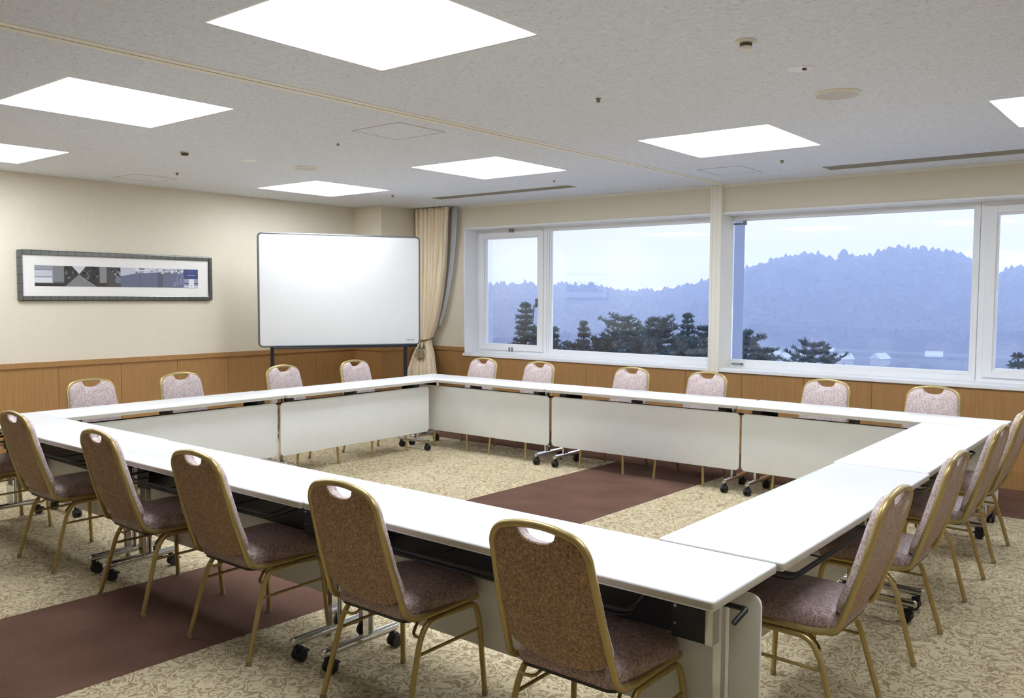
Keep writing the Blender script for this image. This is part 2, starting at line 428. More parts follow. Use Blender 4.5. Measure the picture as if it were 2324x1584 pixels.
b = MB(); b.box(XR, XR+WT, YN, YW+WT, 0, ZC); wr = struct(b.build('wall_right', M['wall'], smooth=0))
w = MB(); panel_run(w, (XR, YN), (XR, YW), (-1, 0), 0, 0.86, 0.3, 0.6); w.build('wood_panelling', M['wood'], wr, 0)
w = MB(); rail(w, (XR, YN), (XR, YW), (-1, 0), 0.852, ZW, 0.026); w.build('cap_rail', M['wood'], wr, 0)
b = MB(); b.box(XL-WT, XR+WT, YN-WT, YN, 0, ZC); wn = struct(b.build('wall_near', M['wall'], smooth=0))
w = MB(); panel_run(w, (XL, YN), (XR, YN), (0, 1), 0, 0.86, 0.3, 0.6); w.build('wood_panelling', M['wood'], wn, 0)
w = MB(); rail(w, (XL, YN), (XR, YN), (0, 1), 0.852, ZW, 0.026); w.build('cap_rail', M['wood'], wn, 0)

# window surround: jambs, head and sill in white
FY = YW+0.22
b = MB()
b.box(WX0-0.012, WX0+0.004, YW-0.012, FY+0.06, ZS, ZH+0.012)
b.box(WX1-0.004, WX1+0.012, YW-0.012, FY+0.06, ZS, ZH+0.012)
b.box(WX0-0.012, WX1+0.012, YW-0.012, FY+0.06, ZH-0.004, ZH+0.012)
struct(b.build('trim_1', M['white'], smooth=0, bevel=0.002))
b = MB(); b.box(WX0-0.02, WX1+0.02, YW-0.03, FY+0.06, ZS-0.035, ZS)
struct(b.build('trim_2', M['white'], smooth=0, bevel=0.005))
# post that receives the sliding partition, and the partition track in the ceiling
b = MB(); b.box(2.555, 2.66, YW-0.045, FY-0.005, 0.79, ZC); b.box(2.545, 2.57, YW-0.05, YW-0.01, 0.79, ZC); b.box(2.60, 2.615, YW-0.048, YW-0.04, 0.79, ZC)
struct(b.build('trim_3', M['cream'], smooth=0, bevel=0.002))
def track(y): return 2.552+(y+5.6)*0.0199
b = MB()
for o0, o1, z0, mi in ((-0.050, -0.006, ZC-0.004, 0), (0.006, 0.050, ZC-0.004, 0), (-0.006, 0.006, ZC-0.001, 1)):
    q = [(track(YN)+o0, YN), (track(YN)+o1, YN), (track(YW)+o1, YW-0.05), (track(YW)+o0, YW-0.05)]
    b.prism(q, z0, ZC+0.001, mi=mi)
struct(b.build('trim_4', [M['cream'], M['groove']], smooth=0))

# windows
def frame_rect(b, x0, x1, z0, z1, wx, wz, y0, y1):
    b.box(x0, x0+wx, y0, y1, z0, z1); b.box(x1-wx, x1, y0, y1, z0, z1)
    b.box(x0+wx, x1-wx, y0, y1, z0, z0+wz); b.box(x0+wx, x1-wx, y0, y1, z1-wz, z1)
def pane(x0, x1, z0, z1, parent):
    g = MB(); g.box(x0, x1, FY+0.030, FY+0.036, z0, z1); return g.build('glass_pane', M['glass'], parent, 0)
def window(n, x0, x1, casement, hinge=None):
    e = struct(empty('window_%d' % n, (0, 0, 0)))
    f = MB()
    if casement:
        frame_rect(f, x0, x1, ZS, ZH, 0.045, 0.04, FY, FY+0.06); f.build('outer_frame', M['sash'], e, 0, 0.003)
        s = MB(); frame_rect(s, x0+0.047, x1-0.047, ZS+0.042, ZH-0.042, 0.075, 0.06, FY-0.018, FY+0.05); s.build('sash', M['sash'], e, 0, 0.004)
        s = MB(); frame_rect(s, x0+0.12, x1-0.12, ZS+0.10, ZH-0.10, 0.018, 0.018, FY-0.004, FY+0.045); s.build('glazing_bead', M['sash'], e, 0, 0.003)
        pane(x0+0.137, x1-0.137, ZS+0.117, ZH-0.117, e)
        h = MB(); cx = hinge
        for z in (ZS+0.03, ZH-0.05):
            h.box(cx-0.03, cx-0.012, FY-0.026, FY-0.017, z, z+0.05); h.box(cx+0.012, cx+0.03, FY-0.026, FY-0.017, z, z+0.05)
        h.build('pivot_bracket', M['boardframe'], e, 0)
    else:
        frame_rect(f, x0, x1, ZS, ZH, 0.03, 0.05, FY, FY+0.06); f.build('outer_frame', M['sash'], e, 0, 0.003)
        s = MB(); frame_rect(s, x0+0.03, x1-0.03, ZS+0.05, ZH-0.025, 0.022, 0.03, FY+0.005, FY+0.05); s.build('glazing_bead', M['sash'], e, 0, 0.003)
        pane(x0+0.052, x1-0.052, ZS+0.08, ZH-0.055, e)
    return e
w1 = window(1, -0.726, 0.352, True, -0.17)
h = MB(); h.box(0.205, 0.235, FY-0.03, FY-0.018, 1.40, 1.50); h.tube(fillet([(0.22, FY-0.045, 1.43), (0.205, FY-0.06, 1.40), (0.20, FY-0.06, 1.26)], 0.02), 0.009, 8)
h.box(0.212, 0.228, FY-0.05, FY-0.02, 1.42, 1.44)
h.build('window_handle', M['boardframe'], w1, 30)
w2 = window(2, 0.356, 2.60, False); w3 = window(3, 2.602, 4.872, False); w4 = window(4, 4.876, 5.98, True, 5.43); w5 = window(5, 5.984, 7.894, False)
h = MB(); h.box(2.68, 2.80, FY-0.025, FY-0.008, 2.245, 2.262); h.box(2.78, 2.81, FY-0.03, FY-0.008, 2.24, 2.28)
h.build('stay_arm', M['boardframe'], w3, 0)
h = MB(); h.box(2.68, 2.79, FY-0.02, FY-0.008, 0.862, 0.872); h.box(2.775, 2.80, FY-0.028, FY-0.008, 0.858, 0.876)
h.build('stay_arm', M['boardframe'], w3, 0)
# polished steel fin on the facade, just outside the third window
b = MB(); b.box(2.55, 2.60, FY+0.08, FY+0.42, -7, 6); struct(b.build('trim_5', M['steel'], smooth=0, bevel=0.003))

# ================================================================== CEILING LIGHTS
lamp_labels = {
 0: 'largest ceiling light panel, cut off by the top edge of the picture',
 1: 'square ceiling light panel between the track and the framed picture',
 2: 'ceiling light panel cut off by the left edge, over the left wall',
 3: 'ceiling light panel nearest the room corner, above the whiteboard',
 4: 'ceiling light panel between the corner one and the partition track, over the far tables',
 5: 'ceiling light panel in front of the wide right window, right of the partition track',
 6: 'ceiling light panel cut off by the right edge of the picture',
 7: 'ceiling light panel in the near row by the right wall, out of the picture',
}
def make_lamp():
    e = empty('ceiling_light', (0, 0, 0))
    f = MB(); q = LS-0.002
    for x0, x1, y0, y1 in ((-q, -q+0.012, -q, q), (q-0.012, q, -q, q), (-q+0.012, q-0.012, -q, -q+0.012), (-q+0.012, q-0.012, q-0.012, q)):
        f.box(x0, x1, y0, y1, 0.0, 0.075)
    f.build('housing', M['white'], e, 0)
    d = MB(); d.box(-q+0.0125, q-0.0125, -q+0.0125, q-0.0125, 0.018, 0.022); d.build('diffuser', M['lamp'], e, 0)
    return e
lamp0 = make_lamp(); scan_kids()
for i, (x, y) in enumerate(LAMPS):
    o = lamp0 if i == 0 else copy_tree(lamp0)
    o.location = (x, y, ZC+0.001); tag(o, lamp_labels[i], 'ceiling light', 'flush square ceiling light panels')

# ================================================================== CEILING DEVICES
def disc(name, x, y, prof, mat, label, cat, extra=None, group=None):
    e = empty(name, (x, y, ZC)); b = MB(); b.lathe(prof, 28); b.build(prof_name[name], mat, e, 40)
    if extra: extra(e)
    tag(e, label, cat, group); return e
prof_name = {'smoke_detector': 'base', 'sprinkler_head': 'plate', 'blank_plate': 'disc', 'ceiling_speaker': 'ring'}
def det_extra(e):
    c = MB(); c.lathe([(0.0, -0.040), (0.018, -0.040), (0.024, -0.034), (0.025, -0.014), (0.02, -0.012)], 24)
    c.build('sensor_head', M['device'], e, 40)
    c = MB(); c.lathe([(0.0255, -0.026), (0.0255, -0.014), (0.023, -0.0135), (0.0, -0.0135)], 24); c.build('sensor_band', M['lens'], e, 40)
def det2_extra(e):
    c = MB(); c.lathe([(0.0, -0.03), (0.025, -0.03), (0.03, -0.012), (0.0, -0.011)], 24); c.build('sensor_head', M['lens'], e, 40)
def spr_extra(e):
    c = MB(); c.lathe([(0.0, -0.022), (0.010, -0.022), (0.011, -0.006), (0.0, -0.005)], 16); c.build('nozzle', M['vent'], e, 40)
def spk_extra(rad):
    def f(e):
        c = MB(); c.lathe([(0.0, -0.012), (rad, -0.010), (rad, -0.006), (0.0, -0.005)], 40); c.build('grille', M['grille'], e, 40)
    return f
def plate_extra(e):
    c = MB(); c.box(0.012, 0.028, -0.012, 0.006, -0.012, -0.003); c.build('screw_hook', M['lens'], e, 0)
disc('smoke_detector', 4.838, -3.081, [(0.0, -0.010), (0.040, -0.010), (0.044, -0.005), (0.044, 0.0)], M['device'], 'cream round smoke detector hanging largest on the ceiling at upper right', 'smoke detector', det_extra)
disc('smoke_detector', 0.266, -2.986, [(0.0, -0.010), (0.030, -0.010), (0.034, -0.005), (0.034, 0.0)], M['device'], 'small smoke detector with dark cap above the picture, right of the left light', 'smoke detector', det2_extra)
disc('blank_plate', 4.853, -2.498, [(0.0, -0.004), (0.058, -0.004), (0.060, 0.0)], M['white'], 'flat white disc with small dark stud beside the big round speaker', 'ceiling plate', plate_extra)
disc('blank_plate', 0.281, -2.432, [(0.0, -0.004), (0.058, -0.004), (0.062, 0.0)], M['white'], 'plain flat white disc on the ceiling near the far round speaker', 'ceiling plate')
disc('ceiling_speaker', 4.816, -1.877, [(0.104, -0.003), (0.108, -0.012), (0.114, -0.012), (0.122, -0.006), (0.124, 0.0)], M['device'], 'big round grey ceiling speaker with cream ring right of the track', 'speaker', spk_extra(0.110))
disc('ceiling_speaker', 0.333, -1.906, [(0.092, -0.003), (0.096, -0.014), (0.105, -0.014), (0.112, -0.006), (0.114, 0.0)], M['device'], 'round ceiling speaker left of the track, above the whiteboard side', 'speaker', spk_extra(0.098))
P0 = [(0.0, -0.005), (0.024, -0.005), (0.027, 0.0)]; P1 = [(0.0, -0.004), (0.014, -0.004), (0.016, 0.0)]
SG = 'small sprinkler heads on the ceiling'
disc('sprinkler_head', 1.505, -2.522, P0, M['white'], 'white sprinkler head just below the nearer access hatch outline', 'sprinkler', spr_extra, SG)
disc('sprinkler_head', 1.566, 0.008, P0, M['white'], 'sprinkler head between the long slot vent and the middle far light', 'sprinkler', spr_extra, SG)
disc('sprinkler_head', 3.748, -2.559, P1, M['vent'], 'tiny dark sprinkler dot right of the track in the middle of the ceiling', 'sprinkler', spr_extra, SG)
disc('sprinkler_head', -0.857, -2.401, P1, M['vent'], 'tiny dark sprinkler dot above the left wall beside the far access hatch', 'sprinkler', spr_extra, SG)
disc('sprinkler_head', 3.700, 0.160, P1, M['vent'], 'tiny dark sprinkler dot below the right light, over the wide window', 'sprinkler', spr_extra, SG)
disc('sprinkler_head', -0.587, -0.030, P1, M['vent'], 'tiny dark sprinkler dot on the ceiling nearest the curtain', 'sprinkler', spr_extra, SG)
def hatch(cx, cy, sx, sy, label):
    e = empty('access_hatch', (cx, cy, ZC))
    f = MB(); t = 0.005
    for x0, x1, y0, y1 in ((-sx, -sx+t, -sy, sy), (sx-t, sx, -sy, sy), (-sx+t, sx-t, -sy, -sy+t), (-sx+t, sx-t, sy-t, sy)): f.box(x0, x1, y0, y1, -0.0015, 0.0005)
    f.build('hatch_rim', M['vent'], e, 0)
    d = MB(); d.box(-sx+t, sx-t, -sy+t, sy-t, -0.0008, 0.0005); d.build('hatch_lid', M['ceiling'], e, 0)
    tag(e, label, 'access hatch')
hatch(2.166, -2.56, 0.23, 0.21, 'square ceiling access hatch outline touching the left side of the track')
hatch(3.12, 0.44, 0.20, 0.22, 'square ceiling access hatch outline below the right light, over the window')
hatch(-1.43, -2.39, 0.20, 0.21, 'square ceiling access hatch outline close to the left wall')
def slot_vent(x0, x1, y0, y1, label):
    e = empty('slot_vent', ((x0+x1)/2, (y0+y1)/2, ZC)); hx, hy = (x1-x0)/2, (y1-y0)/2
    f = MB(); f.box(-hx, hx, -hy, hy, -0.004, 0.0005); f.build('vent_frame', M['vent'], e, 0)
    s = MB()
    for k in range(3): s.box(-hx+0.012, hx-0.012, -hy+0.02+k*(2*hy-0.04)/3+0.01, -hy+0.02+(k+1)*(2*hy-0.04)/3-0.01, -0.007, -0.0035)
    s.build('blade', M['vent'], e, 0); tag(e, label, 'air vent')
slot_vent(3.83, 6.9, 0.70, 0.90, 'long beige slot vent above the wide right window, cut by the picture edge')
slot_vent(-0.43, 1.43, 0.41, 0.57, 'long beige slot vent left of the track above the left window')

# ================================================================== TABLES
def make_table():
    e = empty('folding_table', (0, 0, 0)); W, D = 1.796, 0.446
    t = MB(); t.prism(rrect(-W/2, W/2, -D/2, D/2, 0.012, 4), 0.670, 0.700, mi=0, side=1)
    t.build('tabletop', [M['top'], M['edge']], e, 40, 0.006, 3)
    p = MB(); p.prism(rrect(-0.892, 0.892, 0.172, 0.625, 0.035, 5), 0.115, 0.127, axis='y'); p.build('modesty_panel', M['panel'], e, 40, 0.003)
    s = MB(); s.box(-0.79, 0.79, 0.035, 0.041, 0.475, 0.607); s.box(-0.79, 0.79, 0.035, 0.062, 0.475, 0.480); s.box(-0.79, 0.79, 0.035, 0.062, 0.602, 0.607)
    s.build('support_beam', M['black'], e, 0, 0.0015)
    for sx in (-0.74, 0.06, 0.78):
        br = MB(); w = 0.035 if abs(sx) > 0.2 else 0.02
        br.box(sx-w, sx+w, -0.02, 0.114, 0.606, 0.671); br.build('top_bracket', M['black'], e, 0, 0.003)
    r = MB()
    r.tube(fillet([(-0.62, 0.036, 0.60), (-0.66, -0.165, 0.585), (0.60, -0.165, 0.585), (0.56, 0.036, 0.60)], 0.06), 0.0065, 8)
    r.tube(fillet([(-0.60, 0.036, 0.565), (-0.64, -0.15, 0.560), (0.58, -0.15, 0.560), (0.54, 0.036, 0.565)], 0.06), 0.004, 8)
    for xx in (-0.3, 0.24): r.tube([(xx, 0.036, 0.566), (xx, -0.15, 0.562), (xx, -0.165, 0.585)], 0.003, 6)
    r.build('wire_shelf', M['black'], e, 40)
    for sx in (-1, 1):
        X = sx*0.805
        g = MB(); g.tube([(X, 0.055, 0.085), (X, 0.055, 0.668)], 0.014, 14); g.box(X-0.013, X+0.013, 0.0, 0.030, 0.085, 0.66)
        g.tube([(X, -0.195, 0.088), (X, 0.195, 0.088)], 0.019, 14)
        g.tube([(X, 0.195, 0.088), (X, 0.204, 0.088), (X, 0.207, 0.088)], [0.019, 0.015, 0.005], 14)
        g.tube([(X, -0.195, 0.088), (X, -0.204, 0.088), (X, -0.207, 0.088)], [0.019, 0.015, 0.005], 14)
        leg = g.build('leg', M['chrome'], e, 40)
        for sy in (-1, 1):
            c = MB(); Y = sy*0.178
            c.tube([(X, Y, 0.074), (X, Y, 0.05)], 0.011, 12)
            for ox in (-0.014, 0.014):
                c.tube([(X+ox-0.008, Y+0.014, 0.026), (X+ox+0.008, Y+0.014, 0.026)], 0.026, 18)
            c.box(X-0.010, X+0.010, Y-0.010, Y+0.028, 0.028, 0.060); c.box(X-0.018, X+0.018, Y+0.030, Y+0.052, 0.034, 0.042)
            c.build('caster', M['rubber'], leg, 40)
        lv = MB(); lv.tube(fillet([(X+sx*0.010, 0.03, 0.606), (X+sx*0.078, 0.03, 0.606), (X+sx*0.060, -0.02, 0.572)], 0.008), 0.0085, 8)
        lv.build('release_lever', M['black'], e, 0, 0.003)
    for sx in (-1, 1):
        q = MB(); x0 = 0.715 if sx > 0 else -0.775
        q.box(min(sx*0.66, sx*0.775), max(sx*0.66, sx*0.775), -0.020, -0.014, 0.485, 0.655); q.build('end_bracket', M['black'], e, 0, 0.002)
        q = MB(); q.box(min(sx*0.775, sx*0.80), max(sx*0.775, sx*0.80), -0.024, 0.0, 0.485, 0.655); q.build('chrome_plate', M['chrome'], e, 0, 0.002)
        q = MB()
        for (ox, oz) in ((0.685, 0.62), (0.675, 0.585), (0.675, 0.53)):
            q.tube([(sx*ox, -0.0245, oz), (sx*ox, -0.0195, oz)], 0.0055, 10)
        q.build('bolt', M['chrome'], e, 40)
    return e
# centre x, centre y, rotation (local -y is the seated side), label
TABLES = [
 (0.904, -4.243, 0.000, 'white table at the near side, the left one, reaching out of the picture at left'),
 (2.702, -4.252, 0.004, 'white table in the middle of the near side'),
 (4.506, -4.243, 0.000, 'white near-side table with the open front corner and chrome leg'),
 (5.193, -3.105, PI/2, 'nearer white table of the right side, beyond the corner table'),
 (5.168, -1.300, PI/2+0.012, 'farther white table of the right side, next to the window row'),
 (0.222, -3.108, -PI/2, 'nearer white table of the left side, joined to the near left table'),
 (0.222, -1.330, -PI/2, 'farther white table of the left side, in front of the whiteboard'),
 (0.880, -0.200, PI, 'white table of the window side at the far corner by the curtain'),
 (2.684, -0.165, PI+0.030, 'white table in the middle of the window side, below the partition post'),
 (4.488, -0.140, PI-0.008, 'white table at the right end of the window side'),
]
TABLES[5] = (0.222, -3.120, -PI/2, TABLES[5][3]); TABLES[6] = (0.235, -1.322, -PI/2+0.01, TABLES[6][3])
table0 = make_table(); scan_kids()
for i, (x, y, r, lab) in enumerate(TABLES):
    o = table0 if i == 0 else copy_tree(table0)
    o.location = (x, y, 0.002); o.rotation_euler = (0, 0, r); tag(o, lab, 'table', 'white folding tables set in a square')

# ================================================================== CHAIRS
POST = [(0.43, 0.385), (0.085, 0.385), (0.035, 0.415), (-0.035, 0.60), (-0.088, 0.80), (-0.104, 0.878)]
def back_y(z):
    pts = [(0.415, 0.035), (0.60, -0.035), (0.80, -0.088), (0.90, -0.108)]
    if z <= pts[0][0]: return pts[0][1]+(pts[0][0]-z)*0.6
    for (z0, y0), (z1, y1) in zip(pts, pts[1:]):
        if z <= z1: return y0+(y1-y0)*(z-z0)/(z1-z0)
    return pts[-1][1]
HW = 0.198                          # half width of the rails to the tube centre
HT = 0.176                          # half width of the arch
def arch(n=9, r=0.078, rise=0.013):
    """upper outline of the back tube, left to right: (x, z)"""
    zt = 0.876; pts = []; HW = HT
    z0 = zt-rise-r
    for k in range(n+1):
        a = PI-(PI/2)*k/n*0.93; pts.append((-(HW-r)+r*math.cos(a), z0+r*math.sin(a)))
    xe, ze = pts[-1]
    for k in range(1, 6):
        t = k/6; x = xe*(1-t); pts.append((x, ze+(zt-ze)*(1-(1-t)**2)))
    pts.append((0, zt))
    return pts+[(-x, z) for x, z in reversed(pts[:-1])]
def make_chair():
    e = empty('banquet_chair', (0, 0, 0))
    # one bent tube: seat rail, post, arch, post, seat rail
    A = arch(); left = [(-x, y, z) for x, y, z in [(HW, 0.405, 0.385), (HW, 0.10, 0.385), (HW, 0.03, 0.40), (0.187, -0.035, 0.60)]]
    left = fillet(left, [0, 0.05, 0.05, 0], 6)
    mid = [(x, back_y(z), z) for x, z in A]
    right = [Vector((-v[0], v[1], v[2])) for v in reversed(left)]
    b = MB(); b.tube(list(left)+[Vector(m) for m in mid]+right, 0.0122, 12); b.build('back_frame', M['gold'], e, 60)
    for sx in (-1, 1):
        X = sx*0.200
        for rear in (1, 0):
            if rear: path = [(X, 0.24, 0.363), (X+sx*0.002, 0.125, 0.362), (X+sx*0.008, 0.083, 0.30), (X+sx*0.026, 0.0, 0.008)]
            else: path = [(X, 0.24, 0.363), (X+sx*0.002, 0.388, 0.362), (X+sx*0.010, 0.402, 0.30), (X+sx*0.026, 0.42, 0.008)]
            b = MB(); b.tube(fillet(path, [0, 0.045, 0.03, 0], 6), 0.0108, 12); leg = b.build('leg', M['gold'], e, 60)
            foot = path[-1]; g = MB(); g.tube([(foot[0], foot[1], 0.0), (foot[0], foot[1], 0.018)], 0.0125, 12); g.build('foot_cap', M['glide'], leg, 60)
        b = MB(); b.tube([(X+sx*0.011, 0.072, 0.258), (X+sx*0.012, 0.407, 0.262)], 0.0065, 8); b.build('side_stretcher', M['gold'], e, 60)
        b = MB(); b.tube(fillet([(X+sx*0.004, 0.088, 0.318), (X-sx*0.045, 0.10, 0.312), (X-sx*0.06, 0.15, 0.355), (X-sx*0.06, 0.22, 0.372)], 0.03), 0.006, 8); b.build('stacking_hook', M['gold'], e, 60)
    for yy in (0.14, 0.34):
        b = MB(); b.tube([(-0.20, yy, 0.372), (0.20, yy, 0.372)], 0.007, 8); b.build('seat_bearer', M['gold'], e, 60)
    # seat cushion: rounded outline, domed top
    def seat_outline(s):
        pts = []
        for (cx, cy, a0, r) in ((0.150, 0.075, -PI/2, 0.040), (0.135, 0.362, 0, 0.075), (-0.135, 0.362, PI/2, 0.075), (-0.150, 0.075, PI, 0.040)):
            for k in range(7):
                a = a0+PI/2*k/6; pts.append((cx+r*math.cos(a), cy+r*math.sin(a)))
        return [(x*s, 0.24+(y-0.24)*s) for x, y in pts]
    rings = [(0.93, 0.380), (0.985, 0.386), (1.0, 0.402), (0.995, 0.424), (0.965, 0.441), (0.88, 0.452), (0.7, 0.461), (0.4, 0.467), (0.12, 0.469)]
    b = MB(); vs = []; fs = []; n = 28
    for s, z in rings: vs += [(x, y, z) for x, y in seat_outline(s)]
    for i in range(len(rings)-1):
        for k in range(n): fs.append((i*n+k, i*n+(k+1) % n, (i+1)*n+(k+1) % n, (i+1)*n+k))
    fs.append(tuple(range(n-1, -1, -1))); fs.append(tuple((len(rings)-1)*n+k for k in range(n)))
    b.add(vs, fs); b.build('seat', M['seat'], e, 70)
    b = MB(); b.prism(seat_outline(0.95), 0.372, 0.3805); b.build('seat_board', M['black'], e, 0)
    # back pad: arch on top with a hand notch, half ellipse below
    def back_outline():
        up = [(x*(HT-0.003)/HT, z-0.003) for x, z in arch()]
        zt = max(p[1] for p in up); nw = 0.074
        lft = [p for p in up if p[0] < -nw-0.004]; rgt = [p for p in up if p[0] > nw+0.004]
        nt_ = []
        for k in range(19):
            x = -nw+2*nw*k/18; u = abs(x)/nw
            nt_.append((x, zt-0.002-0.004*u-0.048*math.sqrt(max(0, 1-u**2.0))))
        res = [(-0.186, 0.58), (-0.178, 0.72)]+lft+nt_+rgt+[(0.178, 0.72), (0.186, 0.58)]
        for k in range(0, 19):
            a = PI*k/18; c, q = math.cos(a), math.sin(a)
            res.append((0.190*(abs(c)**0.9)*(1 if c > 0 else -1), 0.512-0.092*(q**0.9)))
        return res
    OL = back_outline(); cx0, cz0 = 0.0, 0.64
    def loft(rings, mat, name):
        b = MB(); vs = []; n = len(OL); fs = []
        for s, off in rings:
            for x, z in OL:
                xx = cx0+(x-cx0)*s; zz = cz0+(z-cz0)*(s if s > 0.9 else s)
                y = back_y(zz)+off
                vs.append((xx, y, zz))
        for i in range(len(rings)-1):
            for k in range(n): fs.append((i*n+k, i*n+(k+1) % n, (i+1)*n+(k+1) % n, (i+1)*n+k))
        vs.append((cx0, back_y(cz0)+rings[-1][1], cz0)); c = len(vs)-1
        for k in range(n): fs.append(((len(rings)-1)*n+k, (len(rings)-1)*n+(k+1) % n, c))
        vs.append((cx0, back_y(cz0)+rings[0][1], cz0)); c = len(vs)-1
        for k in range(n): fs.append((k, (k+1) % n, c))
        b.add(vs, fs); return b.build(name, mat, e, 55)
    loft([(1.0, -0.002), (1.0, 0.016), (0.992, 0.026), (0.96, 0.034), (0.85, 0.040), (0.5, 0.045)], M['jacquard'], 'backrest')
    loft([(0.992, -0.0025), (0.992, -0.006), (0.985, -0.008), (0.6, -0.009)], M['tweed'], 'back_panel')
    return e
CH = []   # x, y of the point between the rear feet, heading, label, group
GN, GR, GF, GL = 'chairs along the near side', 'chairs along the right side', 'chairs along the window side', 'chairs along the left side'
near = [(0.295, -4.565, 0.00, 'chair cut off by the left edge, only its seat and front legs in view'),
        (1.310, -4.560, 0.00, 'leftmost near-side chair whose whole brown back is in view'),
        (2.305, -4.572, -0.03, 'second near-side chair from the left with whole back, beside the brown carpet strip'),
        (3.158, -4.575, 0.00, 'near-side chair whose rear legs stand on the brown carpet strip'),
        (4.082, -4.568, 0.00, 'near-side chair with casters showing under it, left of the nearest chair'),
        (4.944, -4.562, 0.00, 'nearest and largest chair, its brown back in front of the table corner')]
right = [(5.515, -3.490, 0.0, 'nearest chair of the right side, its seat beside the open table corner'),
         (5.517, -2.590, 0.0, 'second chair of the right side, behind the nearest one'),
         (5.510, -1.605, 0.0, 'third chair of the right side, overlapping the far table end'),
         (5.495, -0.790, 0.0, 'last chair of the right side, cut by the right edge of the picture')]
far = [(0.525, 0.120, 'window-side chair nearest the curtain'),
       (1.260, 0.120, 'second window-side chair from the curtain, below the left end of the wide left pane'),
       (2.300, 0.150, 'window-side chair left of the partition post, under the middle pane'),
       (3.040, 0.175, 'window-side chair directly beneath the partition post'),
       (4.060, 0.195, 'window-side chair under the wide right pane, second from the right end'),
       (4.843, 0.195, 'window-side chair at the right end, under the right window frame')]
left = [(-0.130, -3.515, 'left-side chair below the picture, farthest left'),
        (-0.130, -2.775, 'left-side chair between the picture and the whiteboard'),
        (-0.130, -1.757, 'left-side chair below the left edge of the whiteboard'),
        (-0.130, -0.900, 'left-side chair below the right half of the whiteboard')]
for x, y, r, lab in near: CH.append((x, y, r, lab, GN))
for x, y, r, lab in right: CH.append((x, y, PI/2+r, lab, GR))
for x, y, lab in far: CH.append((x, y, PI, lab, GF))
for x, y, lab in left: CH.append((x, y, -PI/2, lab, GL))
chair0 = make_chair(); scan_kids()
for i, (x, y, r, lab, g) in enumerate(CH):
    o = chair0 if i == 0 else copy_tree(chair0)
    o.location = (x, y, 0.002); o.rotation_euler = (0, 0, r); tag(o, lab, 'chair', g)

# ================================================================== WHITEBOARD
wa, wb_ = Vector((-1.372, -1.212)), Vector((-0.537, 0.330)); wd = (wb_-wa); ang = math.atan2(wd.y, wd.x); W2 = wd.length/2
e = empty('whiteboard', ((wa.x+wb_.x)/2, (wa.y+wb_.y)/2, 0.002), ang)
b = MB(); b.prism(rrect(-W2+0.012, W2-0.012, 0.992, 2.168, 0.03, 6), -0.010, 0.012, axis='y'); b.build('writing_surface', M['board'], e, 40)
b = MB(); pts = [(x, 0.0, z) for x, z in rrect(-W2+0.006, W2-0.006, 0.986, 2.174, 0.04, 6)]; b.tube(pts, 0.013, 10, closed=True); b.build('board_frame', M['boardframe'], e, 60)
b = MB(); b.box(-W2+0.14, W2-0.05, -0.075, -0.012, 0.955, 0.975); b.box(-W2+0.14, W2-0.05, -0.075, -0.069, 0.975, 0.990); b.build('pen_tray', M['black'], e, 0, 0.003)
b = MB(); b.box(0.0, 0.03, -0.06, -0.03, 0.9755, 0.988); b.box(-0.10, -0.03, -0.05, -0.035, 0.9755, 0.984); b.build('pen_tray_holder', M['boardframe'], e, 0, 0.002)
for sx in (-W2+0.14, W2-0.16):
    b = MB(); b.box(sx-0.019, sx+0.019, 0.012, 0.035, 0.08, 1.9); b.build('upright', M['black'], e, 0, 0.003)
    b = MB(); b.box(sx-0.018, sx+0.018, -0.26, 0.32, 0.05, 0.085); ft = b.build('foot_bar', M['black'], e, 0, 0.004)
    for yy in (-0.24, 0.30):
        c = MB(); c.tube([(sx-0.012, yy, 0.025), (sx+0.012, yy, 0.025)], 0.025, 16); c.build('caster', M['rubber'], ft, 40)
b = MB(); b.box(-W2+0.14, W2-0.16, 0.015, 0.032, 0.28, 0.32); b.build('cross_bar', M['black'], e, 0, 0.003)
b = MB()
for k, (w0, cut) in enumerate([(0.011, 0), (0.014, 1), (0.012, 0), (0.013, 1), (0.011, 1), (0.013, 0)]):
    x0 = W2-0.155+k*0.0165
    b.box(x0, x0+0.003, -0.0115, -0.0100, 1.026, 1.042); b.box(x0, x0+w0, -0.0115, -0.0100, 1.026, 1.029)
    b.box(x0, x0+w0, -0.0115, -0.0100, 1.039, 1.042)
    if cut: b.box(x0+w0-0.003, x0+w0, -0.0115, -0.0100, 1.026, 1.042)
b.build('maker_mark', M['mark'], e, 0)
tag(e, 'white rolling whiteboard standing askew in the room corner', 'whiteboard')

# ================================================================== PICTURE ON THE LEFT WALL
y0, y1, z0, z1 = -3.330, -1.378, 1.470, 1.927
e = empty('framed_picture', (XL, (y0+y1)/2, (z0+z1)/2)); hy, hz = (y1-y0)/2, (z1-z0)/2
b = MB(); fw = 0.041
b.box(0.001, 0.034, -hy, -hy+fw, -hz, hz); b.box(0.001, 0.034, hy-fw, hy, -hz, hz); b.box(0.001, 0.034, -hy+fw, hy-fw, -hz, -hz+fw); b.box(0.001, 0.034, -hy+fw, hy-fw, hz-fw, hz)
b.build('picture_frame', M['pewter'], e, 0, 0.006)
b = MB(); b.box(0.002, 0.018, -hy+fw, hy-fw, -hz+fw, hz-fw); b.build('mount', M['mat'], e, 0)
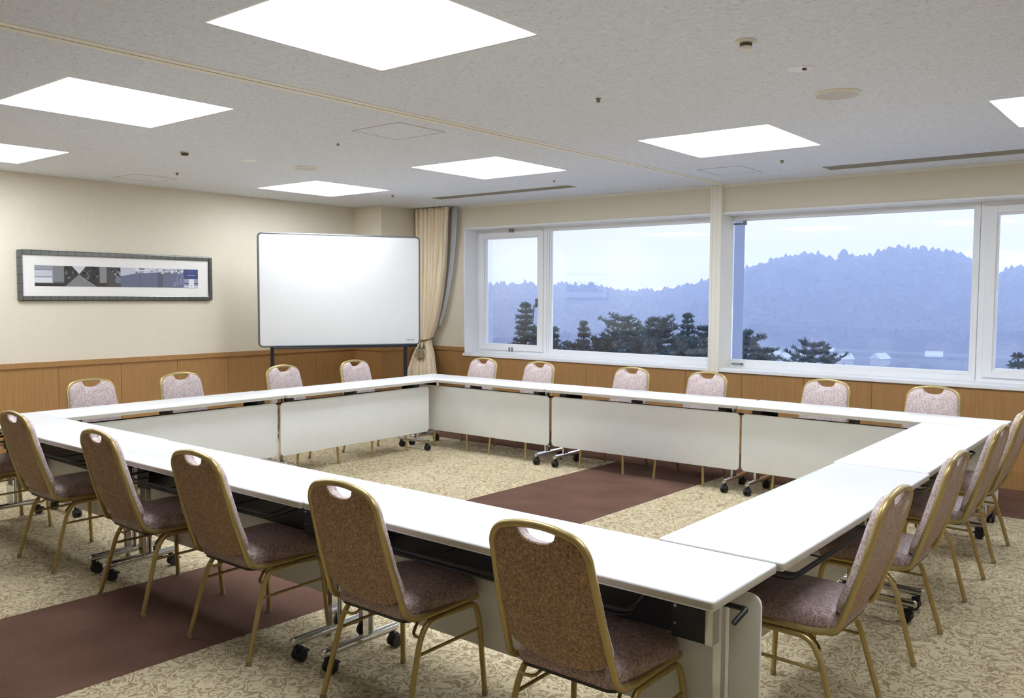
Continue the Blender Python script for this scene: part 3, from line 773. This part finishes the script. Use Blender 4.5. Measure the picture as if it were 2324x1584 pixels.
# printed strip: plain collage of grey and blue shapes in one flat print
PH = {}
def pm(c):
    if c not in PH: PH[c] = len(PH)
    return PH[c]
strip = MB(); SX0, SX1, SZ0, SZ1 = -hy+0.148, hy-0.165, -0.098, 0.094
order = [0]
def patch(u, v, c):
    """polygon in strip units 0..1"""
    order[0] += 1; d = 0.0186+order[0]*0.00002
    vs = [(d, SX0+(SX1-SX0)*a, SZ0+(SZ1-SZ0)*q) for a, q in zip(u, v)]
    strip.add(vs, [tuple(range(len(vs)))], pm(c))
def rp(a0, a1, b0, b1, c): patch((a0, a1, a1, a0), (b0, b0, b1, b1), c)
rp(0, 1, 0, 1, (92, 92, 96))
rp(0, 0.1, 0.15, 1, (150, 152, 160)); rp(0, 0.095, 0.18, 0.42, (214, 216, 222)); rp(0, 0.095, 0.48, 0.78, (196, 198, 208)); rp(0, 0.1, 0.78, 0.80, (60, 60, 62)); rp(0, 0.16, 0, 0.15, (52, 46, 42))
rp(0.1, 0.16, 0.22, 1, (128, 128, 132)); rp(0.16, 0.36, 0, 1, (56, 53, 52))
rnd = random.Random(3)
for k in range(60):
    a = rnd.uniform(0.165, 0.355); q = rnd.uniform(0.35, 0.95); s = rnd.uniform(0.004, 0.012); g = rnd.choice([34, 42, 70, 88, 110])
    patch((a-s, a, a+s, a), (q, q-0.07, q, q+0.08), (g, g, g-2))
patch((0.165, 0.245, 0.33), (0.0, 0.62, 0.0), (132, 130, 132)); patch((0.205, 0.245, 0.285), (1.0, 0.62, 1.0), (206, 208, 214)); patch((0.262, 0.268, 0.345, 0.335), (0.42, 0.42, 0.0, 0.0), (168, 168, 168))
rp(0.365, 0.405, 0.2, 1, (140, 138, 138)); rp(0.405, 0.49, 0.0, 1, (78, 75, 76)); rp(0.36, 0.41, 0, 0.2, (60, 54, 50))
patch((0.455, 0.47, 0.49, 0.49, 0.46), (0.35, 0.55, 0.5, 0.2, 0.2), (120, 124, 134))
for k in range(26):
    a = rnd.uniform(0.43, 0.52); q = rnd.uniform(0.5, 0.98); s = rnd.uniform(0.004, 0.01); g = rnd.choice([30, 44, 150, 180])
    patch((a-s, a, a+s, a), (q, q-0.08, q, q+0.06), (g, g, g+4))
rp(0.49, 0.90, 0, 1, (196, 198, 210)); patch((0.49, 0.60, 0.90, 0.90, 0.49), (0.55, 0.74, 0.84, 0.0, 0.0), (104, 110, 134))
rp(0.61, 0.613, 0, 0.75, (78, 82, 96)); rp(0.725, 0.76, 0, 0.8, (88, 92, 104))
for k in range(60):
    a = rnd.uniform(0.58, 0.9); q = rnd.uniform(0.72, 0.99); s = rnd.uniform(0.003, 0.012); g = rnd.choice([90, 130, 214, 226])
    patch((a-s, a, a+s, a), (q, q-0.05, q, q+0.05), (g, g, g+10))
for k in range(26):
    a = rnd.uniform(0.83, 0.9); q = rnd.uniform(0.1, 0.8); s = rnd.uniform(0.004, 0.012)
    patch((a-s, a, a+s, a), (q, q-0.05, q, q+0.05), (136, 144, 172))
rp(0.90, 1, 0.48, 1, (62, 72, 124)); rp(0.925, 0.98, 0.66, 0.70, (150, 156, 190)); rp(0.945, 0.962, 0.86, 0.88, (130, 138, 176))
rp(0.90, 1, 0, 0.48, (150, 156, 178)); rp(0.90, 1, 0.20, 0.26, (70, 76, 100)); rp(0.90, 1, 0.02, 0.10, (214, 216, 224)); rp(0.935, 0.972, -0.02, 0.48, (228, 229, 234)); rp(0.951, 0.954, 0.05, 0.16, (90, 90, 96))
PM = [None]*len(PH)
for c, i in PH.items(): PM[i] = simple('print_tone', rgb(*c), 0.5)
strip.build('printed_strip', PM, e, 0)
tag(e, 'long narrow picture of grey and blue scenes in a pewter frame on the left wall', 'picture')

# ================================================================== CURTAIN
def cloth(name, edges, yc, amp, folds, mat, nu=120, nz=60, ph=0.0, thick=0.003):
    """edges: list of (z, x_left, x_right); pleated sheet hanging between them"""
    zs = [z for z, a, c in edges]
    def at(z):
        for (za, l0, r0), (zb, l1, r1) in zip(edges, edges[1:]):
            if za >= z >= zb:
                t = (za-z)/(za-zb); t2 = t*t*(3-2*t) if False else t
                return l0+(l1-l0)*t2, r0+(r1-r0)*t2
        return edges[-1][1], edges[-1][2]
    vs = []; fs = []
    for j in range(nz+1):
        z = zs[0]+(zs[-1]-zs[0])*j/nz; l, r = at(z); wdt = r-l; wid0 = edges[0][2]-edges[0][1]
        a = amp*(0.55+0.45*min(1.0, wdt/wid0)) 
        yo = -0.13*min(1, max(0, (0.95-z)/0.35)) if name == 'curtain' else 0
        for i in range(nu+1):
            u = i/nu; s = u*folds*2*PI+ph
            y = yc+yo+a*math.sin(s+0.6*math.sin(3*u*PI+z*0.9))+0.25*a*math.sin(2.3*s+1.3+z*1.5)
            x = l+wdt*u+0.25*a*math.cos(s)*min(1, 4*u*(1-u)*3)
            vs.append((x, y, z))
    for j in range(nz):
        for i in range(nu): q = j*(nu+1)+i; fs.append((q, q+1, q+nu+2, q+nu+1))
    b = MB(); b.add(vs, fs); o = b.build(name, mat, None, 80)
    m = o.modifiers.new('thickness', 'SOLIDIFY'); m.thickness = thick
    return o
cur = cloth('curtain', [(2.612, -1.470, -0.885), (2.2, -1.465, -0.905), (1.9, -1.455, -0.935), (1.6, -1.440, -0.985), (1.35, -1.42, -1.045), (1.15, -1.40, -1.115), (1.03, -1.385, -1.175), (0.975, -1.38, -1.205), (0.93, -1.385, -1.20), (0.80, -1.425, -1.10), (0.60, -1.455, -0.985), (0.30, -1.465, -0.90), (0.02, -1.465, -0.86)],
            1.190, 0.052, 8, M['curtain'])
tag(cur, 'cream pleated curtain tied back in the corner beside the whiteboard', 'curtain')
sh = cloth('sheer_curtain', [(2.612, -0.880, -0.785), (2.2, -0.900, -0.812), (1.9, -0.93, -0.850), (1.6, -0.98, -0.915), (1.35, -1.04, -0.985), (1.15, -1.11, -1.07)],
           1.232, 0.010, 3, M['sheer'], 40, 40, thick=0.0015)
tag(sh, 'thin grey sheer curtain edge hanging behind the cream curtain', 'sheer curtain')
e = empty('tieback', (-1.292, 1.195, 0.985))
b = MB(); pts = []
for k in range(36):
    a = 2*PI*k/36; pts.append((0.108*math.cos(a), 0.066*math.sin(a), -0.014+0.016*abs(math.cos(a))*1.4-0.010*math.sin(-a)))
b.tube(pts, 0.009, 8, closed=True); b.build('rope', M['rope'], e, 60)
for k, ox in enumerate((0.005, 0.073)):
    b = MB(); b.tube([(ox*0.4, -0.070, -0.01), (ox*0.9, -0.105, -0.06), (ox, -0.148, -0.12)], 0.005, 8); cord = b.build('tassel_cord', M['rope'], e, 60)
    b = MB(); b.lathe([(0.0, 0.01), (0.012, 0.004), (0.014, -0.008), (0.007, -0.018), (0.009, -0.022), (0.018, -0.034), (0.008, -0.046)], 16, mat=Matrix.Translation((ox, -0.112, -0.075))); b.build('tassel_knot', M['rope'], e, 60)
    b = MB(); prof = [(0.006, 0.0), (0.020, -0.010), (0.029, -0.050), (0.034, -0.100), (0.036, -0.104), (0.0, -0.103)]
    b.lathe(prof, 24, mat=Matrix.Translation((ox, -0.150, -0.118)))
    for q in range(24):
        a = 2*PI*q/24; b.tube([(ox+0.019*math.cos(a), -0.150+0.019*math.sin(a), -0.126), (ox+0.036*math.cos(a), -0.150+0.036*math.sin(a), -0.224)], 0.0022, 5)
    b.build('tassel', M['tassel'], e, 60)
tag(e, 'olive gold rope tieback with two tassels around the cream curtain', 'curtain tieback')

# ================================================================== OUTSIDE
def lerp_tab(tab, x):
    if x <= tab[0][0]: return tab[0][1]
    for (x0, y0_), (x1, y1_) in zip(tab, tab[1:]):
        if x <= x1:
            t = (x-x0)/(x1-x0); t = 0.5*t+0.5*t*t*(3-2*t); return y0_+(y1_-y0_)*t
    return tab[-1][1]
RIDGE = [(1040, 660), (1107, 656), (1150, 651), (1180, 652), (1200, 648), (1225, 660), (1250, 656), (1290, 653), (1330, 652), (1365, 655), (1390, 662), (1430, 667), (1480, 668), (1520, 662), (1560, 655), (1600, 646), (1640, 632), (1672, 624), (1700, 614),
         (1730, 606), (1765, 598), (1800, 586), (1840, 583), (1862, 584), (1880, 590), (1895, 601), (1905, 590), (1912, 581), (1930, 588), (1955, 590), (1980, 588), (2000, 576), (2020, 571), (2060, 571), (2090, 573), (2130, 578), (2160, 582), (2185, 590), (2205, 604), (2240, 614), (2262, 628), (2285, 622), (2310, 614), (2324, 616), (2420, 640), (2600, 660)]
FARR = [(1040, 654), (1300, 655), (1420, 664), (1460, 655), (1500, 650), (1560, 650), (1600, 648), (1700, 640), (2000, 610), (2120, 590), (2160, 574), (2200, 566), (2324, 568), (2500, 590)]
def ridge_mesh(name, tab, Rr, base_z, Rs, mat, jag, seedv, naz, back):
    tabz = []
    for px, py in tab:
        az, sl = bearing(px, py); tabz.append((az, CAM.z+Rr*sl))
    a0, a1 = tabz[0][0]-0.25, tabz[-1][0]+0.25
    vs = []; fs = []; n = naz; rows = len(Rs)
    for j, (R, h) in enumerate(Rs):
        for i in range(n+1):
            az = a0+(a1-a0)*i/n; top = lerp_tab(tabz, az)
            x = CAM.x+R*math.sin(az); y = CAM.y+R*math.cos(az)
            z = base_z+(top-base_z)*h
            if h > 0.02:
                z += jag*h*(noise.noise(Vector((x*0.15, y*0.15, seedv)))*0.5+abs(noise.noise(Vector((x*0.40, y*0.40, seedv+5))))*0.9+noise.noise(Vector((x*0.9, y*0.9, seedv+9)))*0.35-0.3)+jag*1.5*h*noise.noise(Vector((x*0.06, y*0.06, seedv)))*(1-h if h < 1 else 0)
            else: z += 0.8*noise.noise(Vector((x*0.02, y*0.02, seedv)))
            vs.append((x, y, z))
    for j in range(rows-1):
        for i in range(n): q = j*(n+1)+i; fs.append((q, q+1, q+n+2, q+n+1))
    b = MB(); b.add(vs, fs); return b.build(name, mat, None, 0)
Rs = [(30, -0.0), (45, 0), (70, 0), (100, 0), (140, 0), (180, 0), (215, 0), (240, 0.01)]
for k in range(1, 61): t = k/60; Rs.append((240+140*t, 0.03+0.97*(t*t*(3-2*t))))
Rs += [(395, 0.9), (430, 0.6), (480, 0.2)]
hill = struct(ridge_mesh('wooded_hill', RIDGE, 380, -16.0, Rs, M['hill'], 2.2, 2.0, 1500, 0))
# the wood itself: a mass of crowns too many to count, standing on the hill
rndf = random.Random(11); cb = MB(); tabz = []
for px, py in RIDGE:
    az, sl = bearing(px, py); tabz.append((az, CAM.z+380*sl))
A0, A1 = tabz[0][0]-0.05, tabz[-1][0]+0.05
for q in range(4200):
    az = rndf.uniform(A0, A1); t = 1.0 if q < 900 else rndf.uniform(0.24, 1.0)
    R0 = 240+140*t+rndf.uniform(-3, 3); h = 0.03+0.97*(t*t*(3-2*t)); top = lerp_tab(tabz, az); zz = -16.0+(top+16.0)*h
    x, y = CAM.x+R0*math.sin(az), CAM.y+R0*math.cos(az); r0 = rndf.uniform(1.0, 2.2); hh = rndf.uniform(1.3, 2.6)*(1.0 if rndf.random() < 0.85 else 1.5)
    vs = [(x, y, zz-1.5+hh*1.25)]; k6 = 6; ph = rndf.random()*6
    for lv, (fr, fz) in enumerate(((0.55, 0.95), (1.0, 0.45), (0.75, -0.2))):
        for k in range(k6):
            a = ph+2*PI*k/k6+lv*0.5; rr = r0*fr*rndf.uniform(0.75, 1.2); vs.append((x+rr*math.cos(a), y+rr*math.sin(a), zz-1.5+hh*fz*rndf.uniform(0.85, 1.15)))
    fs = [(0, 1+k, 1+(k+1) % k6) for k in range(k6)]
    for lv in range(2):
        for k in range(k6): a_ = 1+lv*k6; fs.append((a_+k, a_+k6+k, a_+k6+(k+1) % k6, a_+(k+1) % k6))
    cb.add(vs, fs)
fo_ = cb.build('forest', M['canopy'], None, 0); fo_['kind'] = 'stuff'; fo_['label'] = 'hazy blue woodland covering the hill across the valley'; fo_['category'] = 'forest'
Rs2 = [(700, 0.0), (780, 0.5), (850, 0.85), (900, 1.0), (950, 0.7)]
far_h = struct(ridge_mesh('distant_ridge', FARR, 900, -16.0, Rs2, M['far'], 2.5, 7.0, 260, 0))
b = MB(); b.box(-14, 22, YW+0.45, YW+11, -2.9, -2.6); struct(b.build('added_bounce_slab', M['bounce_slab'], smooth=0))  # unseen slab below the sill, added to bounce blue skylight onto the ceiling
# terrace ground below the window where the near trees grow
b = MB(); b.box(-60, 60, YW+0.6, 42, -9.0, -8.0); struct(b.build('garden_ground', M['hill'], smooth=0))

def tree(px, py, dist, halfw_px, style, seed, label, dens=1.0, mat='needle', lean=0.0):
    rnd = random.Random(seed); az, sl = bearing(px, py)
    x, y = CAM.x+dist*math.sin(az), CAM.y+dist*math.cos(az); top = CAM.z+dist*sl; base = -8.0; H = top-base
    e = empty('conifer_tree' if style == 'fir' else 'pine_tree', (x, y, base))
    wmax = 1.3*halfw_px/F_PX*dist
    t = MB(); t.tube([(0, 0, 0), (lean*0.5, 0, H*0.5), (0, 0, H)], [0.16, 0.10, 0.012], 8)
    fo = MB()
    def tuft(p, d, s):
        # a spray of short needle blades around a twig
        for q in range(6):
            v = Vector((rnd.gauss(0, 1), rnd.gauss(0, 1), rnd.gauss(0.2, 0.7))).normalized()
            v = (v*0.75+d*0.8).normalized(); w = v.cross(Vector((rnd.gauss(0, 1), rnd.gauss(0, 1), rnd.gauss(0, 1)))).normalized()*s*0.15
            a = p; c = p+v*s
            fo.add([a-w, a+w, c+w*0.3, c-w*0.3], [(0, 1, 2, 3)])
    span = 2.9
    tiers = int((16 if style == 'fir' else 14)*dens)
    for k in range(tiers):
        f = (k+0.4)/tiers; z = H-0.05-span*f
        R = wmax*(0.10+1.25*f)*(0.85+0.3*rnd.random()) if style == 'fir' else wmax*math.sqrt(min(1, 0.10+f*1.3))*(0.75+0.45*rnd.random())
        nb = 7 if style == 'fir' else 8
        for j in range(nb):
            a = 2*PI*(j+rnd.random()*0.8)/nb; Lb = R*(0.7+0.5*rnd.random()); up = 0.10 if style == 'fir' else 0.25
            d = Vector((math.cos(a), math.sin(a), up+0.15*rnd.uniform(-1, 1)))
            p0 = Vector((0, 0, z)); p1 = p0+d*Lb*0.6+Vector((0, 0, -0.05*Lb)); p2 = p0+d*Lb+Vector((0, 0, 0.10*Lb))
            t.tube([p0, p1, p2], [0.016, 0.010, 0.003], 5, cap=False)
            m_ = max(5, int(Lb/0.036*dens))
            for q in range(m_):
                u = 0.25+0.75*(q+rnd.random())/m_; p = p0.lerp(p1, u/0.6) if u < 0.6 else p1.lerp(p2, (u-0.6)/0.4)
                side = d.cross(Vector((0, 0, 1))).normalized()*rnd.uniform(-1, 1)*0.36*Lb*(1.1-u)
                tuft(p+side, (d*0.5+side*1.5+Vector((0, 0, 0.3))).normalized(), rnd.uniform(0.08, 0.16))
        for q in range(3): tuft(Vector((0, 0, z+rnd.uniform(-.1, .1))), Vector((0, 0, 1)), 0.12)
    t.build('trunk', M['bark'], e, 60); fo.build('foliage', M[mat], e, 0)
    tag(e, label, 'tree', 'trees outside the windows'); return e
tree(1193, 688, 26, 42, 'fir', 1, 'dark layered fir seen through the narrow left casement window', 1.1)
tree(1258, 742, 27, 34, 'fir', 2, 'dark fir half hidden behind the left mullion of the wide left pane', 1.0)
tree(1325, 728, 27, 26, 'fir', 3, 'small pointed fir standing alone in the left part of the wide left pane', 1.0)
tree(1412, 718, 30, 62, 'pine', 4, 'broad loose pine in the middle of the wide left pane', 0.9, 'needle2')
tree(1496, 722, 29, 52, 'pine', 5, 'bushy green pine right of the middle of the wide left pane', 1.2, 'needle2')
tree(1561, 711, 27, 34, 'fir', 6, 'pointed fir rising left of the partition post', 1.1)
tree(1602, 742, 28, 36, 'pine', 7, 'rounded pine touching the left side of the partition post', 1.1)
tree(1692, 752, 27, 46, 'pine', 8, 'dark pine at the lower left of the wide right pane', 1.2)
tree(1846, 778, 30, 58, 'pine', 9, 'low spreading pine in the lower middle of the wide right pane', 0.9)
tree(1378, 765, 27, 60, 'pine', 10, 'low dark pine crown below the small pointed fir', 1.1)
tree(1300, 778, 26, 52, 'pine', 11, 'low dark pine crown at the bottom left corner of the wide left pane', 1.1)
tree(1470, 772, 26, 62, 'pine', 12, 'low dark pine crown along the bottom of the wide left pane', 1.2)
tree(1555, 768, 26, 52, 'pine', 13, 'low dark pine crown at the foot of the pointed fir beside the post', 1.2)
tree(1228, 760, 25, 46, 'pine', 15, 'low pine behind the mullion between the left casement and wide pane', 1.2)
tree(1440, 752, 28, 40, 'pine', 16, 'hazy pine between the broad loose pine and the bushy green pine', 1.0, 'needle2')
tree(1735, 790, 26, 44, 'pine', 17, 'low dark shrubby pine right of the steel fin', 1.0)
tree(2312, 800, 24, 30, 'fir', 14, 'dark fir tip at the lower right corner of the right casement window', 0.9)

def house(px, py, w, d, rot):
    az, sl = bearing(px, py); dist = (CAM.z+12.6)/-sl
    x, y = CAM.x+dist*math.sin(az), CAM.y+dist*math.cos(az)
    e = empty('valley_house', (x, y, -16.9), rot)
    b = MB(); b.box(-w/2, w/2, -d/2, d/2, 0, 2.9); b.build('walls', M['housewall'], e, 0)
    b = MB(); b.prism([(-d/2-0.3, 2.9), (d/2+0.3, 2.9), (0, 4.3)], -w/2-0.3, w/2+0.3, axis='x'); b.build('roof', M['roofs'], e, 0)
    tag(e, 'tiny pale house on the valley floor below the wooded hill', 'house', 'pale houses in the valley')
for px, py, w, d, rot in ((1752, 792, 7, 5, 0.2), (1800, 800, 8, 5, 0.6), (1868, 788, 9, 6, 0.1), (1918, 802, 5, 4, 0.9), (1968, 789, 8, 5, 0.3), (1998, 801, 6, 5, 1.2), (2040, 790, 7, 5, 0.5), (2120, 797, 6, 4, 0.2), (1896, 781, 5, 4, 0.8)):
    house(px, py, w*0.62, d*0.62, rot)

# valley mist: a real volume of thin bluish air, starting beyond the garden
m, nt, out = new_mat('valley_mist')
vol = N(nt, 'ShaderNodeVolumeScatter', Color=(0.40, 0.46, 0.68, 1), Density=0.0038, Anisotropy=0.0)
L(nt, vol.outputs[0], out.inputs['Volume'])
b = MB(); b.box(-420, 420, 9, 460, -30, 24)
mist = b.build('valley_mist', m, None, 0); mist['kind'] = 'stuff'; mist['label'] = 'thin blue mist filling the valley outside the windows'; mist['category'] = 'mist'

# ================================================================== WORLD, CAMERA, VIEW
w = bpy.data.worlds.new('overcast_sky'); SC.world = w; w.use_nodes = True; nt = w.node_tree; nt.nodes.clear()
tc = nt.nodes.new('ShaderNodeTexCoord'); sp = nt.nodes.new('ShaderNodeSeparateXYZ'); nt.links.new(tc.outputs['Generated'], sp.inputs[0])
r = ramp(nt, sp.outputs['Z'], [(0.0, (0.60, 0.63, 0.69, 1)), (0.04, (0.64, 0.655, 0.69, 1)), (0.12, (0.68, 0.685, 0.70, 1)), (0.28, (1.5, 1.7, 2.2, 1)), (1.0, (1.1, 1.4, 2.1, 1))])
bg = nt.nodes.new('ShaderNodeBackground'); bg.inputs['Strength'].default_value = 1.5; nt.links.new(r.outputs[0], bg.inputs['Color'])
wo = nt.nodes.new('ShaderNodeOutputWorld'); nt.links.new(bg.outputs[0], wo.inputs['Surface'])

cd = bpy.data.cameras.new('camera'); cam = bpy.data.objects.new('camera', cd); COL.objects.link(cam)
cd.sensor_fit = 'HORIZONTAL'; cd.sensor_width = 36.0; cd.lens = 36.0*F_PX/2324; cd.clip_start = 0.05; cd.clip_end = 3000
mt = Matrix((CR, CU, -CF)).transposed().to_4x4(); mt.translation = CAM; cam.matrix_world = mt
SC.camera = cam
SC.view_settings.view_transform = 'Standard'; SC.view_settings.look = 'None'; SC.view_settings.gamma = 1.0
SC.view_settings.use_curve_mapping = False; SC.view_settings.exposure = 0.0
SC.cycles.max_bounces = 8; SC.cycles.diffuse_bounces = 5; SC.cycles.glossy_bounces = 4; SC.cycles.transparent_max_bounces = 12
SC.cycles.sample_clamp_indirect = 8.0; SC.cycles.use_denoising = True; SC.cycles.volume_bounces = 1
